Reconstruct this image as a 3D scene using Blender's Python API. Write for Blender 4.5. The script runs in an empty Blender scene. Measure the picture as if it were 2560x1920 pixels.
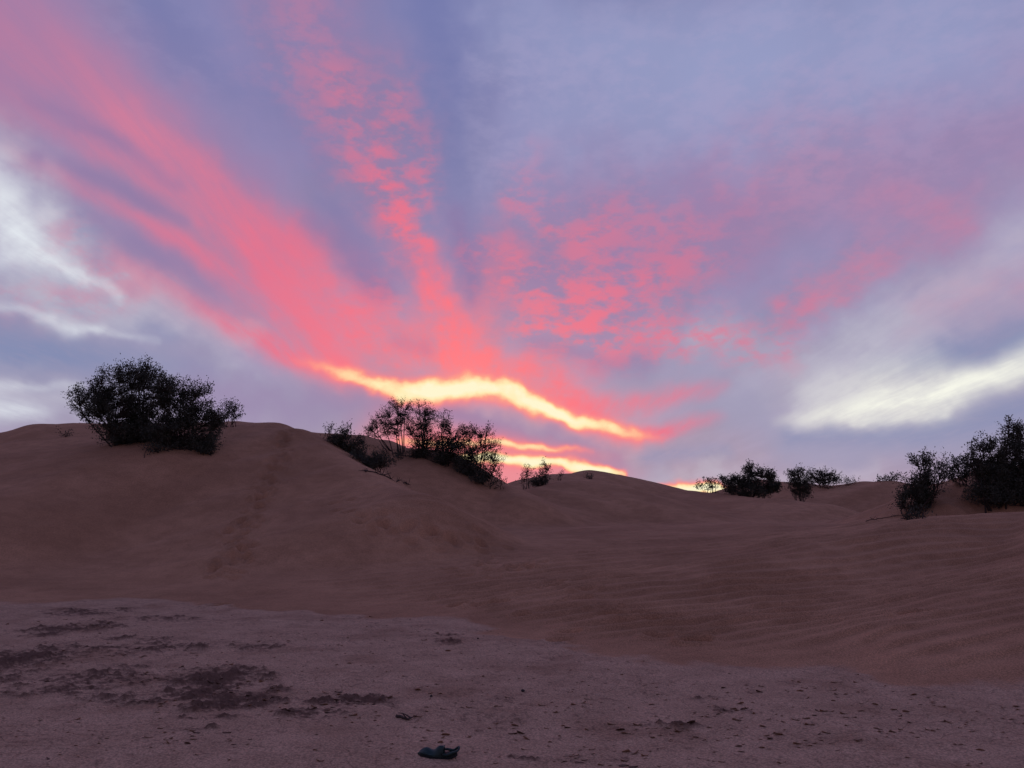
import bpy, math, random
import numpy as np

# ------------------------------------------------------------------ camera, sky, sun, exposure
scene = bpy.context.scene
COL = scene.collection
R = math.radians
CAM_Z = 1.6
PITCH = math.atan(320.0 / 2009.0)          # camera tilted up 9 degrees
FOC = 2009.0                               # focal length for a 2560 wide frame

cam_data = bpy.data.cameras.new('camera')
cam_data.sensor_width = 36.0
cam_data.lens = 36.0 * FOC / 2560.0
cam_data.clip_start = 0.05
cam_data.clip_end = 20000.0
cam = bpy.data.objects.new('camera', cam_data)
cam.location = (0, 0, CAM_Z)
cam.rotation_euler = (R(90) + PITCH, 0, 0)
COL.objects.link(cam)
scene.camera = cam

scene.view_settings.view_transform = 'Standard'
scene.view_settings.look = 'None'
scene.view_settings.exposure = 0.0
scene.view_settings.gamma = 1.0
scene.view_settings.use_curve_mapping = False
scene.render.engine = 'CYCLES'
scene.cycles.max_bounces = 5
scene.cycles.diffuse_bounces = 3
scene.cycles.use_adaptive_sampling = True
scene.cycles.adaptive_threshold = 0.015


def ray(px, py):
    """world direction of a point of the 2560 x 1920 view"""
    x, y = (px - 1280.0) / FOC, (960.0 - py) / FOC
    c, s = math.cos(PITCH), math.sin(PITCH)
    d = np.array([x, c - y * s, s + y * c])
    return d / np.linalg.norm(d)


def azel(px, py):
    d = ray(px, py)
    return math.degrees(math.atan2(d[0], d[1])), math.degrees(math.asin(d[2]))


def lin(r, g, b):
    f = lambda v: (v / 12.92 if v <= .04045 else ((v + .055) / 1.055) ** 2.4)
    return (f(r / 255.), f(g / 255.), f(b / 255.), 1.0)


SUN_AZ, SUN_EL = azel(1250, 1262)
SUN_EL = 1.2

world = bpy.data.worlds.new('World')
scene.world = world
world.use_nodes = True
wt = world.node_tree
wt.nodes.clear()


class NB:
    """small helper that wires nodes"""

    def __init__(self, tree):
        self.t = tree

    def put(self, sock, v):
        if isinstance(v, bpy.types.NodeSocket):
            self.t.links.new(v, sock)
        else:
            sock.default_value = v

    def m(self, op, a, b=None, c=None, clamp=False):
        n = self.t.nodes.new('ShaderNodeMath')
        n.operation = op
        n.use_clamp = clamp
        for i, v in enumerate((a, b, c)):
            if v is not None:
                self.put(n.inputs[i], v)
        return n.outputs[0]

    def v(self, op, a, b=None, scale=None, c=None):
        n = self.t.nodes.new('ShaderNodeVectorMath')
        n.operation = op
        self.put(n.inputs[0], a)
        if b is not None:
            self.put(n.inputs[1], b)
        if c is not None:
            self.put(n.inputs[2], c)
        if scale is not None:
            self.put(n.inputs['Scale'], scale)
        return n.outputs['Value' if op in ('DOT_PRODUCT', 'LENGTH', 'DISTANCE') else 'Vector']

    def xyz(self, x=0., y=0., z=0.):
        n = self.t.nodes.new('ShaderNodeCombineXYZ')
        for i, v in enumerate((x, y, z)):
            self.put(n.inputs[i], v)
        return n.outputs[0]

    def sep(self, v):
        n = self.t.nodes.new('ShaderNodeSeparateXYZ')
        self.put(n.inputs[0], v)
        return n.outputs

    def noise(self, v, scale, detail=3., rough=.55, dist=0., col=False, dim='3D'):
        n = self.t.nodes.new('ShaderNodeTexNoise')
        n.noise_dimensions = dim
        self.put(n.inputs['Vector'], v)
        n.inputs['Scale'].default_value = scale
        n.inputs['Detail'].default_value = detail
        n.inputs['Roughness'].default_value = rough
        n.inputs['Distortion'].default_value = dist
        return n.outputs['Color' if col else 'Fac']

    def step(self, v, lo, hi, a=0., b=1.):
        n = self.t.nodes.new('ShaderNodeMapRange')
        n.interpolation_type = 'SMOOTHSTEP'
        self.put(n.inputs['Value'], v)
        for i, q in zip((1, 2, 3, 4), (lo, hi, a, b)):
            self.put(n.inputs[i], q)
        return n.outputs[0]

    def mix(self, f, a, b, mode='MIX'):
        n = self.t.nodes.new('ShaderNodeMix')
        n.data_type = 'RGBA'
        n.blend_type = mode
        self.put(n.inputs[0], f)
        self.put(n.inputs[6], a)
        self.put(n.inputs[7], b)
        return n.outputs[2]

    def ramp(self, v, stops):
        n = self.t.nodes.new('ShaderNodeValToRGB')
        e = n.color_ramp.elements
        while len(e) < len(stops):
            e.new(.5)
        for i, (p, c) in enumerate(stops):
            e[i].position = p
            e[i].color = c
        self.put(n.inputs[0], v)
        return n.outputs[0]


# clear air: physical dusk sky
nishita = wt.nodes.new('ShaderNodeTexSky')
nishita.sky_type = 'NISHITA'
nishita.sun_disc = False
nishita.sun_elevation = R(SUN_EL)
nishita.sun_rotation = R(SUN_AZ)
nishita.dust_density = 2.0
bg = wt.nodes.new('ShaderNodeBackground')
wt.links.new(nishita.outputs[0], bg.inputs[0])
bg.inputs[1].default_value = .10
wo = wt.nodes.new('ShaderNodeOutputWorld')
wt.links.new(bg.outputs[0], wo.inputs[0])

# the sun is at the horizon, behind cloud: only a faint warm wash is left of it
sun_data = bpy.data.lights.new('sun', 'SUN')
sun_data.energy = .12
sun_data.angle = R(12)
sun_data.color = (1., .62, .52)
sun = bpy.data.objects.new('sun', sun_data)
sd = np.array([math.sin(R(SUN_AZ)) * math.cos(R(SUN_EL + 3)), math.cos(R(SUN_AZ)) * math.cos(R(SUN_EL + 3)), math.sin(R(SUN_EL + 3))])
from mathutils import Vector
sun.rotation_euler = Vector(sd).to_track_quat('Z', 'Y').to_euler()
sun.location = (0, 40, 30)
COL.objects.link(sun)

# ------------------------------------------------------------------ helpers
rng = np.random.default_rng(7)
random.seed(7)


def hash2(ix, iy, seed):
    n = (ix.astype(np.int64) * 374761393 + iy.astype(np.int64) * 668265263 + seed * 1442695041) & 0x7fffffff
    n = ((n ^ (n >> 13)) * 1274126177) & 0x7fffffff
    n = n ^ (n >> 16)
    return (n & 0xffff) / 65535.0


def vnoise(x, y, seed=0):
    ix, iy = np.floor(x), np.floor(y)
    fx, fy = x - ix, y - iy
    ix, iy = ix.astype(np.int64), iy.astype(np.int64)
    u, v = fx * fx * fx * (fx * (fx * 6 - 15) + 10), fy * fy * fy * (fy * (fy * 6 - 15) + 10)
    a, b = hash2(ix, iy, seed), hash2(ix + 1, iy, seed)
    c, d = hash2(ix, iy + 1, seed), hash2(ix + 1, iy + 1, seed)
    return (a + (b - a) * u) * (1 - v) + (c + (d - c) * u) * v - .5


def fbm(x, y, oct=4, seed=0, gain=.5):
    t, a, s = 0., 1., 1.
    for i in range(oct):
        t = t + a * vnoise(x * s + 17.3 * i, y * s - 9.1 * i, seed + i)
        a *= gain
        s *= 2.03
    return t


def sstep(x, a, b):
    t = np.clip((x - a) / (b - a), 0, 1)
    return t * t * (3 - 2 * t)


def mesh_obj(name, verts, faces, mat=None, parent=None, smooth=False, loc=None):
    me = bpy.data.meshes.new(name)
    me.from_pydata([tuple(v) for v in verts], [], [tuple(f) for f in faces])
    me.update()
    if smooth:
        me.polygons.foreach_set('use_smooth', np.ones(len(me.polygons), dtype=bool))
    if mat:
        me.materials.append(mat)
    o = bpy.data.objects.new(name, me)
    COL.objects.link(o)
    if parent:
        o.parent = parent
    if loc is not None:
        o.location = loc
    return o


def fast_mesh(name, V, F, mat):
    """V (n,3) float, F (m,k) int with one k"""
    me = bpy.data.meshes.new(name)
    V = np.ascontiguousarray(V, dtype=np.float32)
    F = np.ascontiguousarray(F, dtype=np.int32)
    me.vertices.add(len(V))
    me.vertices.foreach_set('co', V.ravel())
    me.loops.add(F.size)
    me.loops.foreach_set('vertex_index', F.ravel())
    me.polygons.add(len(F))
    me.polygons.foreach_set('loop_start', np.arange(len(F), dtype=np.int32) * F.shape[1])
    me.update(calc_edges=True)
    if mat:
        me.materials.append(mat)
    return me


def tag(o, label=None, cat=None, group=None, kind=None):
    for k, v in (('label', label), ('category', cat), ('group', group), ('kind', kind)):
        if v:
            o[k] = v
    return o


# ------------------------------------------------------------------ the cloudy sky: a dome of high cloud, clear air behind it
SKY_R = 9500.0
sky_mat = bpy.data.materials.new('sky')
sky_mat.use_nodes = True
wt = sky_mat.node_tree
wt.nodes.clear()
sky_mat.cycles.emission_sampling = 'NONE'
W = NB(wt)
DIR = W.v('NORMALIZE', wt.nodes.new('ShaderNodeNewGeometry').outputs['Position'])
dx, dy, dz = W.sep(DIR)
el = W.m('MULTIPLY', W.m('ARCSINE', dz), 57.29578)
# flat cloud deck coordinates: streaks run along the deck and meet at the sunset
den = W.m('ADD', W.m('MAXIMUM', dz, 0.), .09)
DECK = W.xyz(W.m('DIVIDE', dx, den), W.m('DIVIDE', dy, den), 0.)
streak = W.noise(W.v('MULTIPLY', DECK, (4.0, .9, 1)), 1., 4., .6, .3)
streak_fine = W.noise(W.v('MULTIPLY', DECK, (16., 4.5, 1)), 1., 3., .6, .2)
feather = W.noise(W.v('MULTIPLY', DECK, (11., 1.6, 1)), 1., 5., .65, .25)
blob = W.noise(W.v('MULTIPLY', DIR, (1., 1., 1.5)), 13., 5., .6, .2)
pn = W.m('MULTIPLY_ADD', W.noise(W.v('MULTIPLY', DIR, (1., 1., 1.9)), 36., 4., .6, .1), .62,
         W.m('MULTIPLY', W.noise(W.v('MULTIPLY', DIR, (1., 1., 1.4)), 12., 2., .5), .38))

sk_a = np.concatenate([np.linspace(-42, 42, 700), np.linspace(42, 318, 70)[1:-1]])
sk_e = np.concatenate([np.linspace(-1.2, 42, 370), np.linspace(42, 89.5, 26)[1:]])
SA, SE = np.meshgrid(sk_a, sk_e)
SA_, SE_ = SA.ravel(), SE.ravel()
SAw = np.where(SA_ > 180, SA_ - 360, SA_)
sky_attr = {}


def wob(f, s1, s2, ax, ay, o=3):
    return ax * fbm(SA_ * f, SE_ * f, o, s1), ay * fbm(SA_ * f, SE_ * f, o, s2)


_bx, _by = wob(.13, 301, 331, 2.6, 2.2, 2)
_fx, _fy = wob(.65, 361, 391, 1.3, 1.0, 4)
PW = (SAw + _bx + _fx, SE_ + _by + _fy)
PM = (SAw + .4 * _bx + .9 * _fx, SE_ + .4 * _by + .9 * _fy)
_gx, _gy = wob(1.5, 421, 451, .26, .14, 3)
PY = (SAw + .45 * _fx + _gx, SE_ + .35 * _fy + _gy)
PS = (SAw + .35 * _fx + .15 * _bx, SE_ + .30 * _fy + .1 * _by)       # lightly warped, for the sharp streaks


def strokes(P, pts_list, soft=1.0):
    """where a cloud layer lies: soft streaks along polylines of (px, py, width_px, strength)"""
    T = np.zeros(len(SA_))
    for pl in pts_list:
        if len(pl) == 1:
            q = pl[0]
            pl = [q, (q[0] + 2, q[1], q[2], q[3])]
        best = np.zeros(len(SA_))
        for a, b in zip(pl[:-1], pl[1:]):
            A, B = azel(a[0], a[1]), azel(b[0], b[1])
            ba = (B[0] - A[0], B[1] - A[1])
            L2 = ba[0] ** 2 + ba[1] ** 2
            px, py = P[0] - A[0], P[1] - A[1]
            h = np.clip((px * ba[0] + py * ba[1]) / L2, 0, 1)
            d = np.hypot(px - h * ba[0], py - h * ba[1])
            w = (a[2] + h * (b[2] - a[2])) / 35. * soft
            best = np.maximum(best, np.exp(-(d / w) ** 2) * (a[3] + h * (b[3] - a[3])))
        T = np.where((T < 1) & (best < 1), 1 - (1 - np.minimum(T, 1)) * (1 - np.minimum(best, 1)), np.maximum(T, best))
    nm = 'cloud_%d' % len(sky_attr)
    sky_attr[nm] = T
    at_ = wt.nodes.new('ShaderNodeAttribute')
    at_.attribute_name = nm
    return at_.outputs['Fac']


def over(f, c, base):
    """lay cloud of colour c and cover f over what is there; less clear air shows through"""
    global CLEAR
    f = W.m('MULTIPLY', f, 1., clamp=True)
    CLEAR = W.m('MULTIPLY', CLEAR, W.m('SUBTRACT', 1., f))
    return W.mix(f, base, c)


# high veil that covers nearly the whole sky
veil = W.ramp(W.m('DIVIDE', el, 90., clamp=True), [
    (0.0, lin(186, 160, 178)), (.03, lin(170, 153, 179)), (.08, lin(160, 153, 184)), (.17, lin(149, 143, 183)),
    (.28, lin(140, 137, 180)), (.40, lin(127, 130, 177)), (.65, lin(100, 105, 155)), (1.0, lin(82, 90, 140))])
CLEAR = W.m('ADD', .08, 0.)
col = W.v('SCALE', veil, scale=.94)
soft_n = W.noise(DIR, 5., 3., .55)
col = W.v('SCALE', col, scale=W.step(streak, .3, .75, .95, 1.05))
col = W.v('SCALE', col, scale=W.step(soft_n, .3, .7, .94, 1.07))

# dark blue gaps
f = strokes(PW, [[(1060, -60, 130, .75), (1100, 150, 110, .7), (1130, 420, 90, .4), (1170, 620, 60, .3)],
                 [(420, 0, 90, .55), (560, 180, 90, .45), (800, 420, 70, .3)],
                 [(880, 560, 50, .4), (960, 680, 50, .4)], [(1040, 700, 40, .0)]])
col = over(f, lin(112, 119, 171), col)
# pale blue veil, upper right
f = strokes(PW, [[(1280, 60, 110, .5), (1700, 120, 200, .75), (2100, 130, 240, .8), (2600, 150, 220, .65)],
                 [(1400, 330, 140, .5), (1900, 330, 150, .5)], [(2560, -100, 200, .5), (2200, -200, 300, .5)]])
f = W.m('MULTIPLY', f, W.step(soft_n, .25, .7, .7, 1.05), clamp=True)
col = over(f, lin(152, 159, 199), col)
f = strokes(PW, [[(1300, 200, 160, .7), (1800, 180, 200, .8), (2300, 220, 200, .8), (2700, 200, 200, .7)],
                 [(1300, 400, 120, .6), (1800, 380, 140, .7), (2300, 400, 140, .6)], [(500, 150, 140, .3), (300, 60, 120, .3)]])
f = W.m('MULTIPLY', f, W.step(pn, .40, .62, 0., .55), clamp=True)
col = over(f, lin(166, 160, 198), col)
# lavender grey low band
f = strokes(PW, [[(-100, 1000, 90, .5), (500, 960, 90, .6), (900, 1040, 60, .5)],
                 [(1700, 1000, 90, .6), (2000, 1120, 60, .7), (2600, 1080, 60, .7)],
                 [(1400, 880, 70, .3), (1800, 880, 90, .5)], [(1340, 1060, 40, .5), (1600, 1160, 40, .5)]])
col = over(f, lin(160, 157, 185), col)
# mauve haze of thin cloud round the rose streaks
f = strokes(PW, [[(-100, 40, 190, .75), (300, 300, 170, .7), (650, 560, 140, .7)],
                 [(720, -60, 150, .5), (850, 240, 140, .6), (960, 480, 110, .55), (1010, 640, 90, .5)],
                 [(1180, 640, 110, .6), (1500, 640, 160, .7), (1800, 600, 140, .6)],
                 [(1400, 450, 110, .35), (1900, 480, 130, .45), (2300, 450, 140, .38), (2650, 360, 150, .4)],
                 [(500, 980, 60, .4), (800, 1010, 60, .6), (1100, 1060, 60, .7), (1500, 1130, 50, .6)],
                 [(200, 600, 80, .5), (480, 760, 60, .5)]])
f = W.m('MULTIPLY', f, W.step(soft_n, .25, .7, .7, 1.1), clamp=True)
col = over(f, lin(151, 123, 165), col)
# blue-grey streaks
f = strokes(PS, [[(-100, 865, 46, .95), (130, 880, 46, .95), (330, 905, 36, .55), (520, 930, 30, .2)],
                 [(-40, 660, 22, .5), (170, 690, 18, .4), (300, 730, 14, .2)],
                 [(140, 760, 22, .3), (420, 840, 26, .4)],
                 [(180, 560, 34, .6), (330, 650, 36, .75), (480, 740, 30, .7), (600, 810, 20, .4)],
                 [(2180, 920, 34, .35), (2380, 890, 50, .75), (2640, 840, 50, .85)],
                 [(1980, 1088, 26, .55), (2300, 1085, 30, .55), (2600, 1020, 40, .6)],
                 [(1620, 1140, 22, .4), (1800, 1130, 20, .35)],
                 [(1900, 790, 44, .45), (2120, 690, 40, .45), (2300, 620, 30, .2)]])
f = W.m('MULTIPLY', f, W.step(streak_fine, .2, .6, .7, 1.1), clamp=True)
col = over(f, lin(133, 141, 178), col)

# white-grey veils left and right
f = strokes(PW, [[(1850, 960, 60, .25), (2120, 830, 80, .55), (2350, 740, 90, .5), (2640, 600, 100, .65)],
                 [(2000, 1000, 50, .5), (2200, 900, 70, .5), (2340, 860, 50, .3)],
                 [(1720, 850, 50, .35), (1840, 840, 50, .25)],
                 [(-20, 350, 50, .35), (40, 520, 80, .9), (120, 620, 70, .65), (260, 720, 44, .55), (460, 810, 30, .4), (640, 860, 26, .3)],
                 [(-20, 650, 60, .5), (130, 750, 44, .55), (300, 800, 44, .5), (600, 880, 34, .35)],
                 [(-30, 980, 50, .6), (70, 1010, 40, .5), (160, 1030, 40, .3)],
                 [(1500, 1200, 40, .4), (1900, 1200, 30, .5), (2200, 1180, 30, .3)]])
f = W.m('MULTIPLY', f, W.step(W.m('MULTIPLY_ADD', blob, .6, W.m('MULTIPLY', feather, .4)), .3, .64, .62, 1.06), clamp=True)
col = over(f, lin(198, 195, 209), col)

# rose cloud streaks, lit from below the horizon: redder towards the sunset
sunv = ray(1180, 1060)
cs = W.v('DOT_PRODUCT', DIR, tuple(sunv))
ang = W.m('MULTIPLY', W.m('ARCCOSINE', W.m('MINIMUM', cs, .99999)), 57.29578)
rose = W.ramp(W.m('DIVIDE', ang, 60., clamp=True), [
    (0.0, lin(255, 142, 140)), (.09, lin(255, 126, 134)), (.18, lin(248, 119, 136)), (.30, lin(230, 116, 142)),
    (.48, lin(212, 126, 155)), (.75, lin(176, 122, 160)), (1.0, lin(150, 118, 160))])
f = strokes(PS, [
    # upper strand of the wide left band
    [(-80, 30, 110, .45), (170, 195, 70, .55), (347, 325, 48, .85), (492, 420, 52, .85), (590, 530, 64, .8), (720, 650, 84, .85)],
    [(-60, -80, 120, .3), (180, 100, 100, .28), (420, 300, 70, .2)],
    # middle strand
    [(-40, 235, 54, .45), (116, 310, 40, .5), (347, 420, 44, .6), (470, 520, 46, .55), (640, 640, 60, .6)],
    # lower strands
    [(20, 380, 30, .2), (174, 452, 24, .5), (347, 552, 24, .65), (500, 640, 30, .7), (640, 730, 50, .65), (800, 840, 60, .75)],
    [(280, 640, 46, .25), (430, 720, 44, .45), (580, 815, 36, .7), (723, 888, 32, .8), (860, 920, 44, .85)],
    # lower right tail
    [(1450, 1010, 36, .5), (1600, 1010, 30, .6), (1700, 985, 24, .5), (1800, 970, 18, .2)],
    [(1530, 1080, 18, .6), (1650, 1080, 22, .8), (1740, 1055, 20, .4), (1800, 1040, 14, .1)],
])
f = W.m('MULTIPLY', f, W.step(feather, .28, .66, .66, 1.14))
f = W.m('MULTIPLY', f, W.step(blob, .25, .65, .86, 1.08), clamp=True)
col = over(f, rose, col)
f = strokes(PM, [
    # great mass above the bright streak
    [(680, 640, 70, .6), (780, 730, 90, .75), (900, 820, 90, .85), (1010, 880, 70, .8), (1200, 905, 60, .8)],
    [(1000, 860, 70, .65), (1120, 880, 70, .75), (1300, 925, 50, .8), (1420, 985, 48, .85), (1480, 1035, 38, .85)],
    [(700, 600, 50, .5), (880, 690, 54, .45), (930, 730, 50, .4)],
    # central column
    [(1030, 580, 34, .45), (1055, 630, 36, .9), (1090, 720, 40, .95), (1140, 830, 58, .85)],
    [(1160, 840, 70, .5), (1230, 700, 54, .35), (1260, 620, 50, .25)],
    [(1330, 880, 50, .5), (1500, 900, 30, .3), (1640, 840, 30, .2)],
    # soft rose on the right
    [(1850, 490, 110, .15), (2050, 420, 120, .12), (2300, 400, 110, .14), (2600, 330, 120, .24)],
    [(2180, 480, 70, .25), (2360, 555, 60, .60), (2240, 620, 50, .40), (2080, 710, 40, .45), (1960, 780, 34, .35)],
    [(2320, 770, 60, .20), (2600, 690, 70, .35)],
])
f = W.m('MULTIPLY', f, W.step(feather, .28, .66, .80, 1.08))
f = W.m('MULTIPLY', f, W.step(W.m('MULTIPLY_ADD', pn, .5, W.m('MULTIPLY', blob, .5)), .34, .62, .55, 1.15), clamp=True)
col = over(f, rose, col)

# thinner gaps between the strands
f = strokes(PS, [[(60, 250, 16, .2), (180, 300, 20, .5), (330, 375, 20, .5), (440, 470, 16, .3)],
                 [(90, 380, 16, .2), (200, 430, 20, .5), (350, 500, 24, .6), (450, 560, 16, .3)],
                 [(200, 530, 24, .3), (380, 625, 28, .4), (520, 720, 22, .3)],
                 [(780, 560, 40, .5), (880, 640, 44, .6), (950, 730, 34, .6)],
                 [(1140, 540, 30, .6), (1165, 660, 28, .6), (1180, 740, 20, .4)],
                 [(1000, 850, 20, .25), (1060, 870, 24, .3)], [(1330, 850, 30, .4), (1470, 890, 36, .5), (1600, 900, 40, .5)]])
f = W.m('MULTIPLY', f, W.step(blob, .3, .65, .6, 1.1), clamp=True)
col = over(f, lin(142, 121, 165), col)

# broken mackerel puffs
f = strokes(PM, [
    [(760, -60, 110, .35), (740, 120, 100, .42), (830, 240, 80, .7), (900, 330, 90, .6), (950, 430, 66, .95), (1000, 520, 56, 1.1), (1030, 590, 46, 1.1)],
    [(980, 260, 70, .45), (1040, 420, 50, .6), (1080, 470, 34, .55)],
    [(1290, 480, 40, .4), (1330, 400, 40, .2)],
    [(1320, 500, 60, .4), (1440, 590, 70, .7), (1560, 545, 80, .5), (1700, 560, 80, .35)],
    [(1200, 640, 60, .55), (1350, 720, 75, .7), (1500, 710, 80, .85), (1640, 690, 80, .75), (1760, 640, 70, .4)],
    [(1330, 800, 75, .85), (1500, 800, 75, 1.0), (1620, 830, 55, .95), (1780, 840, 55, .75), (1940, 870, 50, .6)],
    [(1960, 770, 40, .5), (2090, 700, 50, .45), (2180, 620, 50, .25)],
    [(1850, 490, 110, .2), (2050, 400, 120, .15)],
    [(150, 590, 50, .45), (330, 720, 40, .4), (20, 730, 50, .4)],
    [(960, 740, 50, .5), (1000, 760, 40, .5)],
])
f = W.m('MULTIPLY', f, W.step(pn, .40, .60, .10, .98), clamp=True)
col = over(W.m('MULTIPLY', f, .9), rose, col)

# glow under the bright streak and above the horizon
f = strokes(PS, [
    [(760, 915, 24, .3), (900, 950, 28, .5), (1060, 992, 34, .5), (1200, 980, 40, .55), (1320, 1000, 40, .6), (1460, 1062, 30, .65), (1590, 1095, 26, .65)],
    [(960, 1080, 60, .4), (1090, 1105, 40, .9), (1250, 1110, 28, .9), (1420, 1128, 20, .5), (1560, 1140, 16, .1)],
    [(960, 1150, 60, .6), (1100, 1160, 44, 1.), (1260, 1165, 40, .9), (1440, 1172, 30, .6), (1600, 1180, 24, .1)],
    [(1000, 1220, 50, .9), (1270, 1222, 40, .85), (1500, 1200, 26, .3)]])
col = over(W.m('MULTIPLY', f, .8), lin(255, 128, 132), col)

# pale bright patches lit through gaps
f = strokes(PS, [
    [(1940, 1054, 16, .1), (2080, 1035, 30, .7), (2220, 1005, 44, .98), (2360, 985, 40, 1.02), (2480, 945, 32, .9), (2640, 880, 34, .85)],
    [(2020, 990, 44, .25), (2200, 940, 50, .4), (2330, 925, 40, .3)],
    [(2150, 1052, 12, .4), (2360, 1030, 16, .5)]])
f = W.m('MULTIPLY', f, W.step(W.m('MULTIPLY_ADD', blob, .6, W.m('MULTIPLY', feather, .4)), .32, .62, .66, 1.08), clamp=True)
col = over(f, (.93, .93, .83, 1), col)
f = strokes(PS, [
    [(-20, 430, 40, .5), (30, 560, 56, .95), (100, 625, 40, .75), (200, 690, 20, .5), (300, 740, 14, .3)],
    [(120, 800, 16, .3), (190, 822, 18, .6), (250, 818, 12, .3)], [(240, 820, 10, .25), (300, 838, 10, .3), (390, 856, 8, .15)],
    [(-20, 640, 20, .5), (60, 632, 22, .5)], [(40, 590, 12, .5), (120, 640, 10, .6), (220, 700, 8, .5)], [(-20, 760, 14, .3), (120, 790, 12, .4)], [(-20, 1020, 30, .6), (50, 1028, 18, .7), (110, 1040, 12, .2)], [(-20, 962, 12, .4), (200, 964, 10, .25)]])
f = W.m('MULTIPLY', f, W.step(W.m('MULTIPLY_ADD', blob, .65, W.m('MULTIPLY', feather, .35)), .34, .62, .5, 1.12), clamp=True)
col = over(f, lin(226, 231, 238), col)

# the yellow streak and the strips of light on the horizon
f = strokes(PY, [
    [(720, 888, 14, .10), (800, 912, 18, .45), (900, 948, 20, .74), (1000, 981, 27, .95), (1080, 976, 33, 1.1), (1180, 962, 34, 1.1), (1270, 978, 30, 1.05),
     (1380, 1025, 25, 1.05), (1450, 1056, 22, .95), (1530, 1066, 22, .75), (1600, 1090, 19, .5), (1660, 1097, 13, .2)],
    [(1000, 1103, 14, .5), (1270, 1106, 14, .75), (1380, 1120, 11, .6), (1470, 1130, 9, .2)],
    [(1000, 1140, 14, .7), (1270, 1149, 18, 1.0), (1400, 1160, 16, 1.0), (1500, 1176, 15, 1.15), (1560, 1186, 10, .7)],
    [(1540, 1208, 10, .3), (1640, 1216, 10, .6), (1700, 1219, 15, 1.05), (1790, 1223, 15, 1.05), (1880, 1232, 10, .3)],
    [(1180, 1212, 14, .6), (1270, 1218, 14, .6)]])
f = W.m('MULTIPLY', f, W.step(blob, .3, .65, .80, 1.08))
yel = W.ramp(f, [(0., lin(246, 136, 144)), (.28, lin(255, 138, 138)), (.48, lin(255, 160, 138)), (.64, lin(255, 206, 158)), (.80, lin(255, 236, 182)), (1., lin(255, 246, 208))])
col = over(W.step(f, .02, .55), yel, col)

# the sky dims smoothly away from the sunset
fade = W.step(W.m('MULTIPLY_ADD', dz, .25, W.v('DOT_PRODUCT', DIR, (math.sin(R(SUN_AZ)), math.cos(R(SUN_AZ)), 0.))), -.9, .75, .58, 1.0)
col = W.v('SCALE', col, scale=fade)
em = wt.nodes.new('ShaderNodeEmission')
wt.links.new(col, em.inputs[0])
tr = wt.nodes.new('ShaderNodeBsdfTransparent')
wt.links.new(W.m('MULTIPLY', CLEAR, fade), tr.inputs[0])
ad = wt.nodes.new('ShaderNodeAddShader')
wt.links.new(em.outputs[0], ad.inputs[0])
wt.links.new(tr.outputs[0], ad.inputs[1])
wo = wt.nodes.new('ShaderNodeOutputMaterial')
wt.links.new(ad.outputs[0], wo.inputs[0])

_n = len(SA_)
_ca = np.cos(np.radians(SE_))
SV = np.stack([np.sin(np.radians(SA_)) * _ca, np.cos(np.radians(SA_)) * _ca, np.sin(np.radians(SE_))], 1) * SKY_R
_I = np.arange(_n).reshape(SA.shape)
_J = np.roll(_I, -1, axis=1)
SF = np.stack([_I[:-1].ravel(), _J[:-1].ravel(), _J[1:].ravel(), _I[1:].ravel()], 1)[:, ::-1]
sky_me = fast_mesh('sky', SV, SF, sky_mat)
for nm, arr in sky_attr.items():
    at_ = sky_me.attributes.new(nm, 'FLOAT', 'POINT')
    at_.data.foreach_set('value', arr.astype(np.float32))
sky = bpy.data.objects.new('sky', sky_me)
COL.objects.link(sky)
tag(sky, 'dusk sky with rose streaked cloud and a bright yellow band', kind='structure')

# ------------------------------------------------------------------ materials
def new_mat(name):
    m = bpy.data.materials.new(name)
    m.use_nodes = True
    b = m.node_tree.nodes['Principled BSDF']
    return m, NB(m.node_tree), b


def attr(n, name):
    a = n.t.nodes.new('ShaderNodeAttribute')
    a.attribute_name = name
    return a.outputs['Fac']


def bump(n, h, strength, dist, normal=None):
    b = n.t.nodes.new('ShaderNodeBump')
    b.inputs['Strength'].default_value = strength
    b.inputs['Distance'].default_value = dist
    n.put(b.inputs['Height'], h)
    if normal is not None:
        n.put(b.inputs['Normal'], normal)
    return b.outputs[0]


gm, n, b = new_mat('desert_ground')
pos = n.t.nodes.new('ShaderNodeTexCoord').outputs['Object']
crust, stain = attr(n, 'crust'), attr(n, 'stain')
big = n.noise(pos, .35, 3., .55)
mid = n.noise(pos, 2.2, 4., .6)
fine = n.noise(pos, 22., 4., .65)
sand = n.mix(n.step(big, .3, .7), (.445, .216, .118, 1), (.60, .300, .168, 1))
sand = n.mix(n.step(mid, .35, .7, 0., .40), sand, (.33, .155, .082, 1))
clay = n.mix(n.step(mid, .3, .7), (.51, .296, .190, 1), (.63, .375, .245, 1))
clay = n.mix(n.step(n.noise(pos, .9, 3., .6), .5, .72, 0., .7), clay, (.36, .185, .11, 1))
clay = n.mix(n.step(fine, .55, .75, 0., .6), clay, (.27, .14, .095, 1))
c = n.mix(crust, sand, clay)
grain = n.step(n.noise(pos, 60., 3., .7), .35, .65, .66, 1.22)
c = n.v('SCALE', c, scale=grain)
c = n.mix(stain, c, (.118, .056, .038, 1))
n.put(b.inputs['Base Color'], c)
b.inputs['Roughness'].default_value = .95
b.inputs['Specular IOR Level'].default_value = .15
vor = n.t.nodes.new('ShaderNodeTexVoronoi')
vor.feature = 'DISTANCE_TO_EDGE'
n.put(vor.inputs['Vector'], n.v('ADD', pos, n.v('SCALE', n.noise(pos, 3., 2., .5, col=True), scale=.25)))
vor.inputs['Scale'].default_value = 5.5
crack = n.step(vor.outputs['Distance'], 0., .05)
hc = n.m('MULTIPLY', crack, n.m('MULTIPLY', crust, n.step(big, .42, .6, .25, 1.)))
nb1 = bump(n, hc, .6, .02)
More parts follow.
